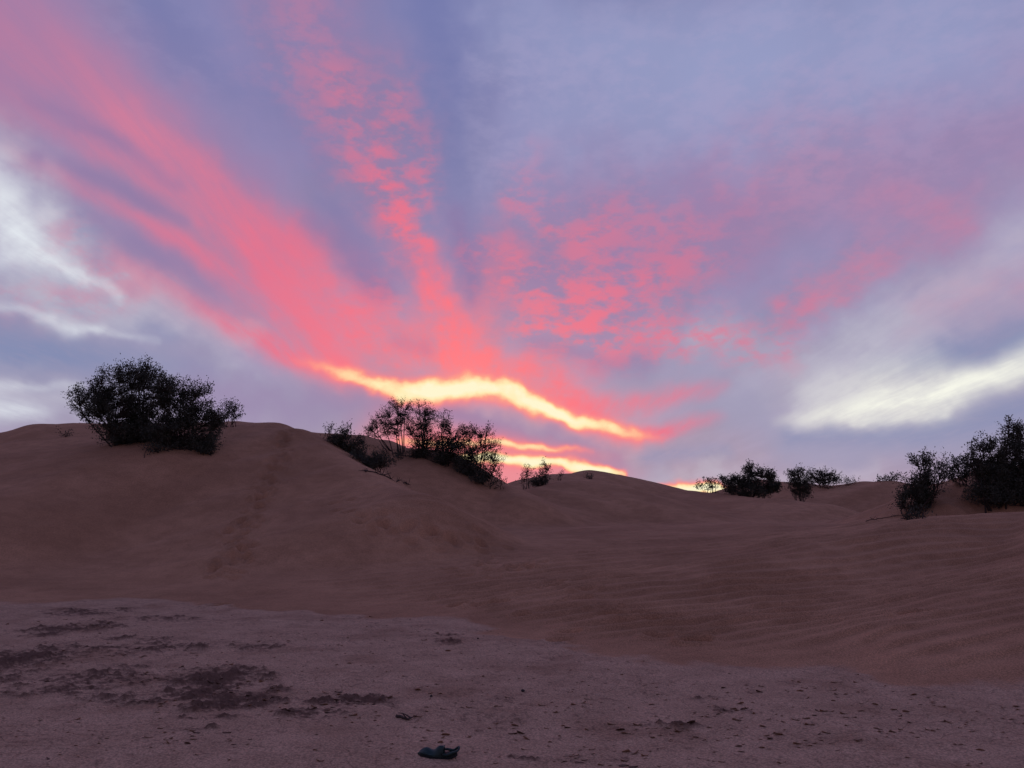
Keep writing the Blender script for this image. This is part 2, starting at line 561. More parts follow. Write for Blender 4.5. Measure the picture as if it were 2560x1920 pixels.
hb = n.m('MULTIPLY', n.m('MULTIPLY_ADD', fine, .7, n.m('MULTIPLY', mid, .3)), n.m('MULTIPLY_ADD', crust, .8, .2))
nb2 = bump(n, hb, .5, .025, nb1)
n.put(b.inputs['Normal'], nb2)


def flat_mat(name, c1, c2, scale, rough=.9, bstr=.2, bdist=.005, spec=.2):
    m, n, b = new_mat(name)
    p = n.t.nodes.new('ShaderNodeTexCoord').outputs['Object']
    nz = n.noise(p, scale, 3., .6)
    n.put(b.inputs['Base Color'], n.mix(n.step(nz, .3, .7), c1, c2))
    b.inputs['Roughness'].default_value = rough
    b.inputs['Specular IOR Level'].default_value = spec
    n.put(b.inputs['Normal'], bump(n, n.noise(p, scale * 4, 2., .6), bstr, bdist))
    return m


flake_mat = flat_mat('dried_mud', (.33, .185, .12, 1), (.42, .25, .165, 1), 9.)
dark_flake_mat = flat_mat('dark_crumbled_mud', (.11, .058, .042, 1), (.18, .10, .072, 1), 14.)
leaf_mat = flat_mat('tamarisk_foliage', (.050, .052, .040, 1), (.092, .090, .066, 1), 3.)
leaf_dry_mat = flat_mat('dry_tamarisk_foliage', (.050, .042, .034, 1), (.080, .062, .046, 1), 3.)
bark_mat = flat_mat('tamarisk_bark', (.045, .030, .026, 1), (.080, .055, .046, 1), 12.)
dead_mat = flat_mat('dead_wood', (.06, .042, .036, 1), (.10, .07, .06, 1), 12.)
stone_mat = flat_mat('dark_stone', (.03, .025, .025, 1), (.06, .05, .05, 1), 30.)
sole_mat = flat_mat('dark_rubber', (.006, .010, .011, 1), (.012, .018, .020, 1), 40., rough=.55, spec=.4)
strap_mat = flat_mat('teal_strap', (.006, .024, .020, 1), (.013, .044, .036, 1), 40., rough=.45, spec=.5)

# ------------------------------------------------------------------ the dunes as one height field
def at(px, py, depth):
    """point seen at (px, py) with forward distance depth"""
    d = ray(px, py)
    return d * (depth / d[1]) + np.array([0, 0, CAM_Z])


def crest(pts):
    return np.array([at(*p) for p in pts])


RIDGES = [
    # (crest line, slope towards the viewer, slope behind, rounding)
    (crest([(-900, 1190, 27), (-400, 1140, 29), (0, 1085, 31), (90, 1064, 32), (200, 1061, 33), (400, 1064, 33), (600, 1051, 32),
            (690, 1054, 31), (745, 1074, 29.5), (800, 1113, 28), (880, 1163, 26), (960, 1203, 24), (1040, 1232, 22)]), .30, .52, .55),
    (crest([(700, 1088, 43), (760, 1078, 42), (850, 1084, 42), (905, 1086, 42), (960, 1098, 42), (1010, 1116, 41), (1100, 1124, 40),
            (1150, 1150, 39.5), (1200, 1182, 39), (1262, 1217, 38), (1300, 1240, 36)]), .36, .40, .6),
    (crest([(1250, 1222, 47), (1330, 1198, 50), (1400, 1185, 54), (1470, 1177, 57), (1530, 1188, 58), (1600, 1203, 60), (1650, 1214, 62),
            (1720, 1227, 64), (1800, 1236, 66)]), .28, .35, 1.2),
    (crest([(1290, 1245, 41), (1350, 1222, 43), (1420, 1200, 46), (1475, 1196, 47), (1560, 1218, 46), (1640, 1240, 44)]), .26, .30, .9),
    (crest([(1640, 1240, 52), (1700, 1228, 54), (1800, 1235, 52), (1950, 1249, 47), (2060, 1262, 45)]), .14, .22, .8),
    (crest([(1840, 1225, 62), (1900, 1200, 62), (1950, 1204, 60), (2000, 1208, 60), (2080, 1214, 60), (2160, 1203, 58), (2230, 1203, 56),
            (2300, 1216, 54)]), .27, .35, .9),
    (crest([(2255, 1288, 28), (2330, 1255, 28), (2400, 1215, 29), (2460, 1185, 30), (2560, 1172, 31), (2900, 1150, 33)]), .46, .3, .5),
    (crest([(1500, 1318, 30), (1900, 1318, 28), (2150, 1320, 26), (2300, 1304, 24), (2450, 1287, 22), (2560, 1279, 21), (3000, 1262, 20),
            (3600, 1262, 17)]), .105, .16, 1.5),
]
# edge of the hard clay flat, as (azimuth, distance)
EDGE_PX = [(-700, 1540), (0, 1522), (180, 1508), (300, 1498), (430, 1512), (560, 1530), (700, 1536), (1000, 1542), (1150, 1560), (1300, 1585),
           (1420, 1625), (1500, 1640), (1700, 1662), (1900, 1674), (2080, 1672), (2150, 1682), (2250, 1718), (2400, 1732), (2560, 1745), (3200, 1790)]
_e = []
for p in EDGE_PX:
    d = ray(*p)
    t = -CAM_Z / d[2]
    _e.append((math.atan2(d[0], d[1]), t * math.hypot(d[0], d[1])))
_e = np.array(_e)


def edge_dist(x, y):
    a = np.arctan2(x, y)
    db = np.interp(a, _e[:, 0], _e[:, 1])
    return np.where(np.abs(a) > 1.1, db + (np.abs(a) - 1.1) * 14, db)


def ridge_h(x, y, C, sf, sb, rr):
    z = np.full(x.shape, -1e3)
    for a, b in zip(C[:-1], C[1:]):
        ba = b - a
        L2 = ba[0] ** 2 + ba[1] ** 2
        h0 = ((x - a[0]) * ba[0] + (y - a[1]) * ba[1]) / L2
        h = np.clip(h0, 0, 1)
        ex, ey = x - a[0] - h * ba[0], y - a[1] - h * ba[1]
        d = np.hypot(ex, ey)
        o = np.abs(h0 - h) * math.sqrt(L2)                                       # run past the end of the crest: falls away faster
        s = (ba[1] * ex - ba[0] * ey) / math.sqrt(L2) / np.maximum(d, 1e-6)      # > 0 on the viewer's side
        sl = sb + (sf - sb) * (.5 + .5 * np.clip(s, -1, 1))
        q = a[2] + h * ba[2] - sl * (np.sqrt(d ** 2 + rr ** 2) - rr) - .32 * (np.sqrt(o ** 2 + .5) - .707)
        m = np.maximum(z, q)
        z = m + .12 * np.log1p(np.exp(-np.abs(z - q) / .12)) * np.exp(-np.abs(z - q) * 4) * .35
    return z


def height(x, y, detail=True):
    x, y = np.asarray(x, float), np.asarray(y, float)
    shp = x.shape
    x, y = np.atleast_1d(x), np.atleast_1d(y)
    r = np.hypot(x, y)
    db = edge_dist(x, y)
    e = np.maximum(r - db, 0)
    base = 1.25 * (1 - np.exp(-(e ** 2) / (e + 1.2) / 15.))
    k = .16
    near = (r < 140) & (y > 0)
    S = np.zeros(x.shape)
    for (C, sf, sb, rr) in RIDGES:
        hh = ridge_h(x[near], y[near], C, sf, sb, rr)
        S[near] += np.exp(np.clip((hh - base[near]) / k, -60, 60))
    # the flat stays level: ridges count only beyond its edge
    h = base + k * np.log1p(S) * sstep(e, 0., 2.5)
    if detail:
        sandm = sstep(e, 0., 3.)
        far = np.clip(1 - r / 400, 0, 1)
        h = h + far * sandm * (.16 * fbm(x * .22, y * .22, 3, 3) + .035 * fbm(x * 1.3, y * 1.3, 3, 9))
        h = h + (1 - sandm) * .035 * fbm(x * .8, y * .8, 3, 21)
        # rough hummocks under the bushes on the right
        q = sstep(x - y * .44, .4, 2.5) * sstep(y, 25.5, 27.5) * sstep(-y, -36, -33)
        h = h + q * (.30 * fbm(x * .9, y * .9, 4, 40, .6) + .12)
    return h.reshape(shp)


def hit(px, py, extra=None):
    d = ray(px, py)
    t = np.exp(np.linspace(math.log(3.), math.log(160.), 2200))
    X, Y, Z = d[0] * t, d[1] * t, CAM_Z + d[2] * t
    H = height(X, Y)
    k = np.nonzero(Z < H)[0]
    if len(k) == 0:
        return None
    i = k[0]
    return np.array([X[i], Y[i], H[i]])


# polar sheet: fine where the view goes, coarse elsewhere, out to the horizon
NC = 900
a_f = np.linspace(-R(46), R(46), NC)
a_c = np.linspace(R(46), 2 * math.pi - R(46), 70)[1:-1]
A = np.concatenate([a_f, a_c])
rad = np.concatenate([[.01, .3, .8, 1.5, 2.3, 3., 3.6, 4.1], np.exp(np.linspace(math.log(4.5), math.log(75.), 660)),
                      np.exp(np.linspace(math.log(78.), math.log(9000.), 60))])
AA, RR = np.meshgrid(A, rad)
X, Y = np.sin(AA) * RR, np.cos(AA) * RR
Xf, Yf = X.ravel(), Y.ravel()
H = height(Xf, Yf)
rf = np.hypot(Xf, Yf)
e = rf - edge_dist(Xf, Yf) + 1.1 * fbm(Xf * .55, Yf * .55, 5, 77, .62)
crust_w = 1 - sstep(e, .05, .38)

# wind ripples on the sand
wn = R(18)
ph = (-math.sin(wn) * Xf + math.cos(wn) * Yf)
al = (math.cos(wn) * Xf + math.sin(wn) * Yf)
ph = ph + .55 * fbm(Xf * .16, Yf * .16, 3, 5) + .15 * fbm(al * .5, ph * .9, 2, 6)
wv = ph / .41
fr = wv - np.floor(wv)
rip = np.where(fr < .24, fr / .24, (1 - fr) / .76)
rip = rip * rip * (3 - 2 * rip) - .5
right = sstep(Xf / np.maximum(Yf, .1), -.35, .15) * (Yf > 0)
patch = .6 + .6 * sstep(fbm(Xf * .3, Yf * .3, 3, 12), -.25, .25)
amp = .058 * (.7 + .6 * sstep(fbm(al * .9, ph * 1.6, 2, 88), -.25, .25)) * right * patch * sstep(rf - edge_dist(Xf, Yf), .2, 2.4) * sstep(-rf, -30., -17.)
H = H + rip * amp
wv2 = (ph * 1.0 + .2 * fbm(Xf * .7, Yf * .7, 2, 15)) / .23 + .6
rip2 = np.sin(wv2 * 2 * math.pi) * .5
H = H + rip2 * .005 * sstep(rf - edge_dist(Xf, Yf), .2, 2.) * sstep(-rf, -30., -15.)

# footprints: real hollows with a small rim
prints = []
for (px, py) in [(1125, 1425), (1160, 1440), (1125, 1490), (1145, 1515), (1205, 1512), (1245, 1508), (1310, 1540), (1385, 1458), (1392, 1466),
                 (1455, 1495), (1462, 1472), (1510, 1515), (1540, 1540), (1635, 1552), (1645, 1590), (1740, 1606), (1400, 1602), (1420, 1580),
                 (1120, 1350), (1020, 1315), (960, 1312), (1200, 1328), (1305, 1480), (1300, 1415), (1260, 1395), (1140, 1358), (1085, 1333),
                 (545, 1516), (2290, 1532), (1737, 1605), (1470, 1380), (1015, 1325), (1070, 1318), (1130, 1345), (905, 1290), (870, 1280)]:
    p = hit(px, py)
    if p is not None:
        prints.append((p, rng.uniform(.15, .20), rng.uniform(.11, .15), rng.uniform(.08, .12), rng.normal(.3, .4)))
line = [(700, 1075), (712, 1120), (690, 1170), (668, 1210), (640, 1260), (615, 1310), (600, 1350), (580, 1400), (560, 1450)]
for i in range(170):
    t = rng.uniform(0, len(line) - 1.01)
    j = int(t)
    u = t - j
    px = line[j][0] * (1 - u) + line[j + 1][0] * u + rng.normal(0, 10 + 16 * t / 8)
    py = line[j][1] * (1 - u) + line[j + 1][1] * u
    p = hit(px, py)
    if p is not None:
        prints.append((p, rng.uniform(.13, .22), rng.uniform(.10, .15), rng.uniform(.04, .075), rng.uniform(0, 3.1)))
line = [(840, 1270), (960, 1312), (1100, 1345), (1240, 1400), (1330, 1440)]
for i in range(46):
    t = rng.uniform(0, 3.99)
    j = int(t)
    u = t - j
    p = hit(line[j][0] * (1 - u) + line[j + 1][0] * u + rng.normal(0, 40), line[j][1] * (1 - u) + line[j + 1][1] * u + rng.normal(0, 16))
    if p is not None:
        prints.append((p, rng.uniform(.14, .20), .13, rng.uniform(.04, .08), rng.uniform(0, 3.1)))
Hg = H.reshape(X.shape)
for (p, la, lb, dp, an) in prints:
    r0, a0 = math.hypot(p[0], p[1]), math.atan2(p[0], p[1])
    i0, i1 = np.searchsorted(rad, r0 - .8), np.searchsorted(rad, r0 + .8)
    j0, j1 = np.searchsorted(a_f, a0 - .8 / r0), np.searchsorted(a_f, a0 + .8 / r0)
    if j1 - j0 < 2 or i1 - i0 < 2:
        continue
    ex, ey = X[i0:i1, j0:j1] - p[0], Y[i0:i1, j0:j1] - p[1]
    u = (ex * math.cos(an) + ey * math.sin(an)) / la
    v = (-ex * math.sin(an) + ey * math.cos(an)) / lb
    q = u * u + v * v
    Hg[i0:i1, j0:j1] += -dp * np.exp(-q ** 1.5) + .35 * dp * np.exp(-(np.sqrt(q) - 1.45) ** 2 / .15)
H = Hg.ravel()


def on_flat(px, py):
    d = ray(px, py)
    t = -CAM_Z / d[2]
    return d[0] * t, d[1] * t, t


# dark crumbled patches on the clay flat: (px, py, half width px, half height px, strength)
STAINS = [(225, 1530, 70, 9, .75), (180, 1572, 60, 10, 1.), (250, 1565, 60, 8, .7), (115, 1588, 30, 5, .8), (300, 1598, 20, 4, .7), (240, 1620, 60, 4, .85),
          (400, 1545, 100, 7, .5), (50, 1645, 110, 26, .95), (20, 1660, 60, 22, .8), (410, 1622, 90, 16, .6), (400, 1600, 70, 8, .4),
          (665, 1615, 70, 9, .8), (640, 1622, 40, 8, .5), (250, 1700, 190, 22, .7), (150, 1720, 110, 18, .7), (330, 1670, 60, 9, .5),
          (400, 1700, 120, 20, .6), (545, 1700, 90, 22, 1.1), (500, 1730, 90, 20, 1.1), (620, 1730, 60, 18, .8), (560, 1760, 70, 18, .9),
          (640, 1765, 60, 12, .8), (520, 1800, 50, 10, .7), (880, 1755, 75, 13, 1.0), (780, 1785, 60, 13, .85), (840, 1775, 50, 10, .6),
          (1220, 1790, 60, 18, .35), (1130, 1800, 80, 12, .3), (1100, 1607, 40, 6, .7), (1125, 1592, 30, 5, .6),
          (1810, 1785, 22, 8, 1.1), (1705, 1818, 34, 9, .8), (1760, 1745, 24, 6, .6), (1625, 1815, 26, 5, .5), (1500, 1895, 60, 10, .5),
          (480, 1833, 30, 5, .6), (150, 1775, 30, 7, .4), (990, 1770, 20, 8, .5), (2060, 1790, 10, 3, .3), (320, 1910, 120, 8, .25),
          (1300, 1895, 50, 10, .5), (150, 1575, 60, 4, .8), (275, 1600, 26, 4, .8), (255, 1622, 55, 4, .9), (100, 1690, 120, 12, .6), (330, 1745, 110, 12, .6),
          (700, 1745, 60, 8, .6), (590, 1745, 80, 20, .9), (1240, 1755, 60, 8, .3), (930, 1758, 30, 8, .9), (1420, 1780, 30, 5, .3)]
stain_w = np.zeros(len(Xf))
near = (rf < 20) & (Yf > 0)
xn, yn = Xf[near], Yf[near]
wx = .22 * fbm(xn * 2.2, yn * 2.2, 3, 31)
wy = .22 * fbm(xn * 2.2, yn * 2.2, 3, 36)
sn = np.zeros(len(xn))
for (px, py, hw, hh, s) in STAINS:
    cx, cy, t = on_flat(px, py)
    sx = hw * 1.25 * t / FOC
    sy = abs(on_flat(px, py - hh)[1] - on_flat(px, py + hh)[1]) * .6
    sn = np.maximum(sn, s * np.exp(-((xn + wx - cx) / sx) ** 2 - ((yn + wy - cy) / sy) ** 2))
tex = fbm(xn * 5., yn * 5., 4, 50, .65)
tex2 = fbm(xn * 16., yn * 16., 3, 55, .6)
tex3 = fbm(xn * 26., yn * 42., 3, 58, .7)
sn = sstep(sn + .50 * tex + .65 * tex2 + .55 * tex3, .10, .95) * np.clip(sn * 2.6, 0, 1)
spk = sstep(tex3 + .5 * tex2 + .5 * tex, .42, .75) * .45 * crust_w[near]
stain_w[near] = np.clip(np.maximum(sn * .92, spk), 0, 1) * crust_w[near]
# crumbled relief in the dark patches, low swells in the clay
rel = np.zeros(len(Xf))
rel[near] = sn * (.030 * tex2 + .04 * tex)
rel[near] += crust_w[near] * (.010 * fbm(xn * 3.5, yn * 3.5, 4, 61, .6) + .012 * np.abs(fbm(xn * 1.4, yn * 1.4, 3, 66)))
H = H + rel

V = np.stack([Xf, Yf, H], 1)
nr, nc = X.shape
I = np.arange(nr * nc).reshape(nr, nc)
J = np.roll(I, -1, axis=1)
F = np.stack([I[:-1].ravel(), I[1:].ravel(), J[1:].ravel(), J[:-1].ravel()], 1)
F = F[:, ::-1]
me = fast_mesh('ground', V, F, gm)
for nm, arr in (('crust', crust_w), ('stain', stain_w)):
    at_ = me.attributes.new(nm, 'FLOAT', 'POINT')
    at_.data.foreach_set('value', arr.astype(np.float32))
me.polygons.foreach_set('use_smooth', np.ones(len(me.polygons), dtype=bool))
ground = bpy.data.objects.new('ground', me)
COL.objects.link(ground)
tag(ground, 'brown rippled sand dunes and pale cracked clay flat', kind='structure')
GRID_H = H.reshape(X.shape)


def gz(x, y):
    """height of the finished sheet"""
    r0, a0 = math.hypot(x, y), math.atan2(x, y)
    i = int(np.clip(np.searchsorted(rad, r0) - 1, 0, len(rad) - 2))
    j = int(np.clip(np.searchsorted(a_f, a0) - 1, 0, NC - 2))
    u = (r0 - rad[i]) / (rad[i + 1] - rad[i])
    v = np.clip((a0 - a_f[j]) / (a_f[j + 1] - a_f[j]), 0, 1)
    G = GRID_H
    return float((G[i, j] * (1 - v) + G[i, j + 1] * v) * (1 - u) + (G[i + 1, j] * (1 - v) + G[i + 1, j + 1] * v) * u)


def ground_hit(px, py):
    p = hit(px, py)
    if p is not None:
        p[2] = gz(p[0], p[1])
    return p


# ------------------------------------------------------------------ desert bushes
class Tubes:
    def __init__(self, sides=4):
        self.V, self.F, self.s = [], [], sides

    def add(self, pts, radii):
        pts = np.asarray(pts, float)
        s = self.s
        base = len(self.V)
        for i, p in enumerate(pts):
            t = pts[min(i + 1, len(pts) - 1)] - pts[max(i - 1, 0)]
            t = t / (np.linalg.norm(t) + 1e-9)
            u = np.cross(t, [0.31, .77, .2])
            u /= np.linalg.norm(u) + 1e-9
            w = np.cross(t, u)
            for k in range(s):
                a = 2 * math.pi * k / s
                self.V.append(p + radii[i] * (math.cos(a) * u + math.sin(a) * w))
        for i in range(len(pts) - 1):
            for k in range(s):
                k2 = (k + 1) % s
                self.F.append((base + i * s + k, base + i * s + k2, base + (i + 1) * s + k2, base + (i + 1) * s + k))


def bush(name, label, cat, base_px, lobes, leaf=.066, dens=1.0, mat=leaf_mat, depth=None, group='tamarisk bushes on the dunes',
         stems=None, seed=0, twiggy=0., sprig=.30):
    """lobes: (px, py, rx_px, ry_px, density) at the depth of the base"""
    rg = np.random.default_rng(1000 + seed)
    if depth is None:
        p0 = ground_hit(*base_px)
    else:
        p0 = at(base_px[0], base_px[1], depth)
        p0[2] = gz(p0[0], p0[1])
    D = p0[1]
    root = bpy.data.objects.new(name, None)
    root.location = p0
    COL.objects.link(root)
    tag(root, label, cat, group)
    sc = D / FOC
    T = Tubes(4)
    LV, LN = [], 0
    Ls = []
    for (px, py, rx, ry, dn) in lobes:
        c = at(px, py, D) - p0
        c[1] += rg.uniform(-.15, .15) * rx * sc
        Ls.append((c, np.array([rx * sc, rx * sc * .85, ry * sc]), dn, rx * ry))
    nst = stems or max(3, len(lobes) * 2)
    quads = []

    def ground_local(x, y):
        return gz(p0[0] + x, p0[1] + y) - p0[2]

    for li, (c, rad3, dn, area) in enumerate(Ls):
        # main stems of this lobe start from the ground under it or the bush's foot
        k = max(2, int(round(nst / len(Ls))))
        mains = []
        for s_ in range(k):
            fx = c[0] * rg.uniform(.15, .7) + rg.normal(0, .10)
            fy = rg.normal(0, .16)
            foot = np.array([fx, fy, ground_local(fx, fy) - .04])
            tip = c + rad3 * rg.uniform(-.55, .55, 3)
            tip[2] = max(tip[2], ground_local(tip[0], tip[1]) + .15)
            mid = foot * .5 + tip * .5 + rg.normal(0, .08, 3) * np.linalg.norm(tip - foot)
            pts = []
            for t in np.linspace(0, 1, 7):
                pts.append((1 - t) ** 2 * foot + 2 * t * (1 - t) * mid + t * t * tip)
            pts = np.array(pts)
            pts[1:-1] += rg.normal(0, .02, (5, 3))
            L = np.linalg.norm(tip - foot)
            r0 = .016 * L ** .7 + .008
            T.add(pts, np.linspace(r0, r0 * .3, 7))
            mains.append(pts)
        allp = np.vstack([m[2:] for m in mains])
        ntw = int(dn * dens * area / 9.5) + 6
        ncl = max(4, int(area / 95.))
        cv = rg.normal(0, 1, (ncl, 3))
        cv /= np.linalg.norm(cv, axis=1)[:, None]
        cv *= (rg.uniform(.3, 1.0, ncl) ** .6)[:, None]
        for q in range(ntw):
            v = rg.normal(0, 1, 3)
            v /= np.linalg.norm(v)
            rr = rg.uniform(.25, 1.0) ** .5
            if rg.random() < .16:
                rr *= rg.uniform(1.02, 1.30)
            tip = c + rad3 * v * rr
            if rg.random() < .72:
                tip = c + rad3 * cv[rg.integers(ncl)] + rg.normal(0, 5.5 * sc, 3)
            g0 = ground_local(tip[0], tip[1])
            if tip[2] < g0 + .03:
                tip[2] = g0 + rg.uniform(.02, .2)
            dd = np.linalg.norm(allp - tip, axis=1) + np.where(allp[:, 2] > tip[2], .6, 0.)
            st = allp[np.argmin(dd)] + rg.normal(0, .015, 3)
            up = np.array([0, 0, .12 * np.linalg.norm(tip - st)])
            mid = (st + tip) * .5 + up * rg.uniform(-.5, 1.) + rg.normal(0, .03, 3)
            T.add([st, mid, tip], [.006 + sc * .25, .004 + sc * .18, sc * .15])
            # feathery sprays along the outer part of the twig
            axis = tip - mid
            ln = np.linalg.norm(axis) + 1e-6
            axis = axis / ln
            axis = axis * .6 + np.array([0, 0, .5]) + rg.normal(0, .35, 3)
            axis /= np.linalg.norm(axis)
            nl = int(rg.integers(11, 20) * (1 - twiggy))
            sl = sprig * rg.uniform(.6, 1.2)
            for l in range(nl):
                t = rg.uniform(-.45, .75)
                o = tip + axis * (t * sl) + rg.normal(0, .16 * sl, 3)
                if o[2] < g0 + .02:
                    continue
                dv = axis * .7 + rg.normal(0, .55, 3)
                dv /= np.linalg.norm(dv)
                sd_ = np.cross(dv, rg.normal(0, 1, 3))
                sd_ /= np.linalg.norm(sd_) + 1e-9
                ll, ww = leaf * rg.uniform(.6, 1.3), leaf * rg.uniform(.16, .32)
                quads.append((o, o + dv * ll * .5 + sd_ * ww, o + dv * ll, o + dv * ll * .45 - sd_ * ww))
    fo = bpy.data.objects.new('trunk', fast_mesh('trunk', np.array(T.V), np.array(T.F), bark_mat))
    COL.objects.link(fo)
    fo.parent = root
    if quads:
        QV = np.array(quads).reshape(-1, 3)
        co = bpy.data.objects.new('crown', fast_mesh('crown', QV, np.arange(len(QV)).reshape(-1, 4), mat))
        COL.objects.link(co)
        co.parent = root
    return root


bush('tamarisk_bush', 'largest rounded dark green bush on the left dune crest', 'bush', (325, 1108),
     [(228, 1010, 52, 48, 1.), (290, 968, 62, 44, 1.15), (345, 945, 46, 36, 1.), (358, 925, 22, 22, .8), (300, 1030, 80, 48, 1.3), (385, 985, 44, 44, .9), (330, 1085, 90, 34, 1.1), (390, 1050, 50, 50, 1.2), (320, 1108, 80, 14, 1.)],
     seed=1, stems=26)
bush('tamarisk_bush', 'looser half of the left crest bush with sky showing through its top', 'bush', (470, 1118),
     [(415, 965, 30, 32, 1.), (430, 995, 44, 34, 1.1), (470, 975, 22, 28, .55), (500, 995, 36, 34, .65), (450, 1030, 50, 44, .8), (500, 1045, 56, 40, 1.1), (545, 1050, 30, 20, .8), (430, 1085, 70, 40, 1.2), (510, 1100, 44, 32, .7), (450, 1122, 70, 12, 1.), (490, 1118, 60, 16, 1.)],
     seed=2, stems=22)
bush('tamarisk_bush', 'small sprig of bush leaning right beside the big left crest bush', 'bush', (562, 1068),
     [(582, 1022, 17, 20, .9), (560, 1042, 26, 14, .6), (590, 1040, 14, 10, .5), (540, 1062, 22, 14, .7)], seed=3, stems=8)
bush('low_shrub', 'low straggly shrub on the sand below the left crest bush', 'shrub', (525, 1132), [(522, 1120, 24, 12, .7), (505, 1128, 14, 6, .5)], seed=4, stems=6)
bush('low_shrub', 'tiny dark tuft low on the sand under the left crest bush', 'shrub', (385, 1134), [(385, 1126, 26, 9, .7)], seed=5, stems=4)
bush('low_shrub', 'faint lone tuft on the bare sand left of the big crest bush', 'shrub', (168, 1092), [(168, 1089, 6, 4, .4)], seed=6, stems=3)

bush('low_shrub', 'small bush standing alone on the skyline behind the left dune', 'shrub', (825, 1080), [(825, 1070, 10, 10, 1.)], seed=7, stems=4, depth=41.5)
bush('tamarisk_bush', 'bush half hidden behind the sloping edge of the left dune', 'bush', (862, 1150),
     [(848, 1108, 32, 28, 1.3), (866, 1078, 8, 14, .6), (898, 1114, 20, 24, 1.3), (880, 1142, 40, 20, 1.4)], seed=8, stems=12, depth=29.5)
bush('tamarisk_bush', 'small bush at the lower end of the left dune edge', 'bush', (928, 1182),
     [(950, 1148, 20, 20, 1.3), (930, 1162, 28, 16, 1.3), (965, 1157, 20, 12, .8), (905, 1172, 24, 12, 1.2)], seed=9, stems=10, depth=28.0)

bush('tamarisk_bush', 'airy leftmost bush of the central row against the glow', 'bush', (1005, 1122),
     [(950, 1050, 24, 22, .75), (985, 1035, 32, 28, .8), (1012, 1024, 20, 20, .8), (940, 1078, 26, 18, .9), (990, 1068, 44, 24, .9)], seed=10, dens=1.25, stems=10, depth=39.5)
bush('tamarisk_bush', 'tallest bush in the middle of the central row', 'bush', (1048, 1142),
     [(1052, 1030, 20, 22, .75), (1070, 1050, 30, 30, .75), (1040, 1065, 36, 34, .9), (1055, 1108, 32, 36, 1.4), (1050, 1135, 36, 14, 1.2)], seed=11, dens=1.25, stems=12, depth=38.5)
bush('tamarisk_bush', 'dense bush between the tallest bush and the round one', 'bush', (1110, 1160),
     [(1110, 1050, 20, 26, .6), (1120, 1085, 34, 36, .85), (1100, 1130, 40, 28, 1.3), (1140, 1130, 40, 34, 1.3), (1110, 1152, 46, 12, 1.2)], seed=12, dens=1.25, stems=12, depth=38)
bush('tamarisk_bush', 'round bush on the right of the central row with glow behind its leaves', 'bush', (1185, 1196),
     [(1162, 1085, 24, 26, .8), (1190, 1100, 32, 30, .75), (1222, 1078, 9, 20, .6), (1222, 1125, 30, 30, .6), (1170, 1145, 44, 36, 1.3), (1240, 1150, 22, 32, .6), (1180, 1180, 46, 16, 1.2)], seed=13, dens=1.25, stems=14, depth=37.5)
bush('tamarisk_bush', 'lowest bush at the right foot of the central row', 'bush', (1222, 1214),
     [(1225, 1180, 28, 24, .7), (1200, 1198, 30, 18, 1.1), (1250, 1205, 18, 14, .4)], seed=14, dens=1.25, stems=8, depth=37)
bush('low_shrub', 'dark low shrub on the slope below the central row', 'shrub', (1010, 1146), [(1000, 1138, 26, 8, .6), (1040, 1148, 26, 8, .6)], seed=15, stems=6)

bush('low_shrub', 'sparse little bush in the saddle left of the round hill', 'shrub', (1318, 1208), [(1318, 1182, 16, 16, .6), (1305, 1198, 12, 8, .7)], seed=16, dens=1.8, stems=6, depth=46)
bush('low_shrub', 'dense upright little bush on the left flank of the round hill', 'shrub', (1358, 1216), [(1364, 1172, 10, 16, 1.), (1354, 1192, 20, 14, 1.2), (1348, 1208, 30, 12, 1.4)], seed=17, dens=1.8, stems=8, depth=45)
bush('low_shrub', 'thin twiggy tuft on the skyline of the round hill', 'shrub', (1400, 1196), [(1400, 1186, 4, 10, .8)], seed=18, stems=4, depth=48)
bush('low_shrub', 'dark tuft just below the top of the round hill', 'shrub', (1474, 1200), [(1474, 1194, 14, 7, 1.2)], seed=19, stems=5, depth=47.2)

G2 = 'bushes on the far right dunes'
bush('tamarisk_bush', 'low bush with yellow light behind its leaves left of the far thicket', 'bush', (1775, 1226), [(1762, 1214, 26, 9, .55), (1785, 1204, 20, 8, .5)], seed=20, dens=1.8, stems=8, depth=56, group=G2, leaf=.11)
bush('tamarisk_bush', 'tall dark thicket in the middle of the far right dunes', 'bush', (1865, 1238),
     [(1825, 1210, 26, 20, 1.1), (1858, 1198, 30, 26, 1.2), (1888, 1176, 18, 16, 1.2), (1900, 1206, 40, 30, 1.2), (1925, 1192, 15, 14, 1.1), (1865, 1230, 70, 12, 1.3), (1930, 1222, 24, 16, 1.1)], seed=21, dens=1.8, stems=18, depth=52, group=G2, leaf=.10)
bush('tamarisk_bush', 'double bush with a narrow top right of the far thicket', 'bush', (1998, 1236), [(1995, 1184, 18, 14, 1.2), (1985, 1196, 14, 12, 1.), (2004, 1215, 30, 20, 1.3), (2002, 1230, 30, 9, 1.2)], seed=22, dens=1.8, stems=8, depth=52, group=G2, leaf=.10)
bush('tamarisk_bush', 'flat-topped dark bush on the far right skyline', 'bush', (2062, 1208), [(2040, 1192, 26, 12, 1.), (2070, 1192, 28, 15, 1.3), (2092, 1200, 14, 10, 1.), (2060, 1204, 36, 7, 1.1)], seed=23, dens=1.8, stems=8, depth=58, group=G2, leaf=.10)
bush('low_shrub', 'twiggy thin shrub between the far right skyline bushes', 'shrub', (2128, 1214), [(2130, 1203, 20, 10, .4), (2115, 1200, 10, 9, .3)], seed=24, dens=1.8, stems=8, depth=57, group=G2)
bush('low_shrub', 'low flat shrub on the crest of the far right dune', 'shrub', (2228, 1204), [(2230, 1194, 20, 6, 1.), (2205, 1199, 10, 3, .7)], seed=25, dens=1.8, stems=6, depth=56, group=G2, leaf=.11)

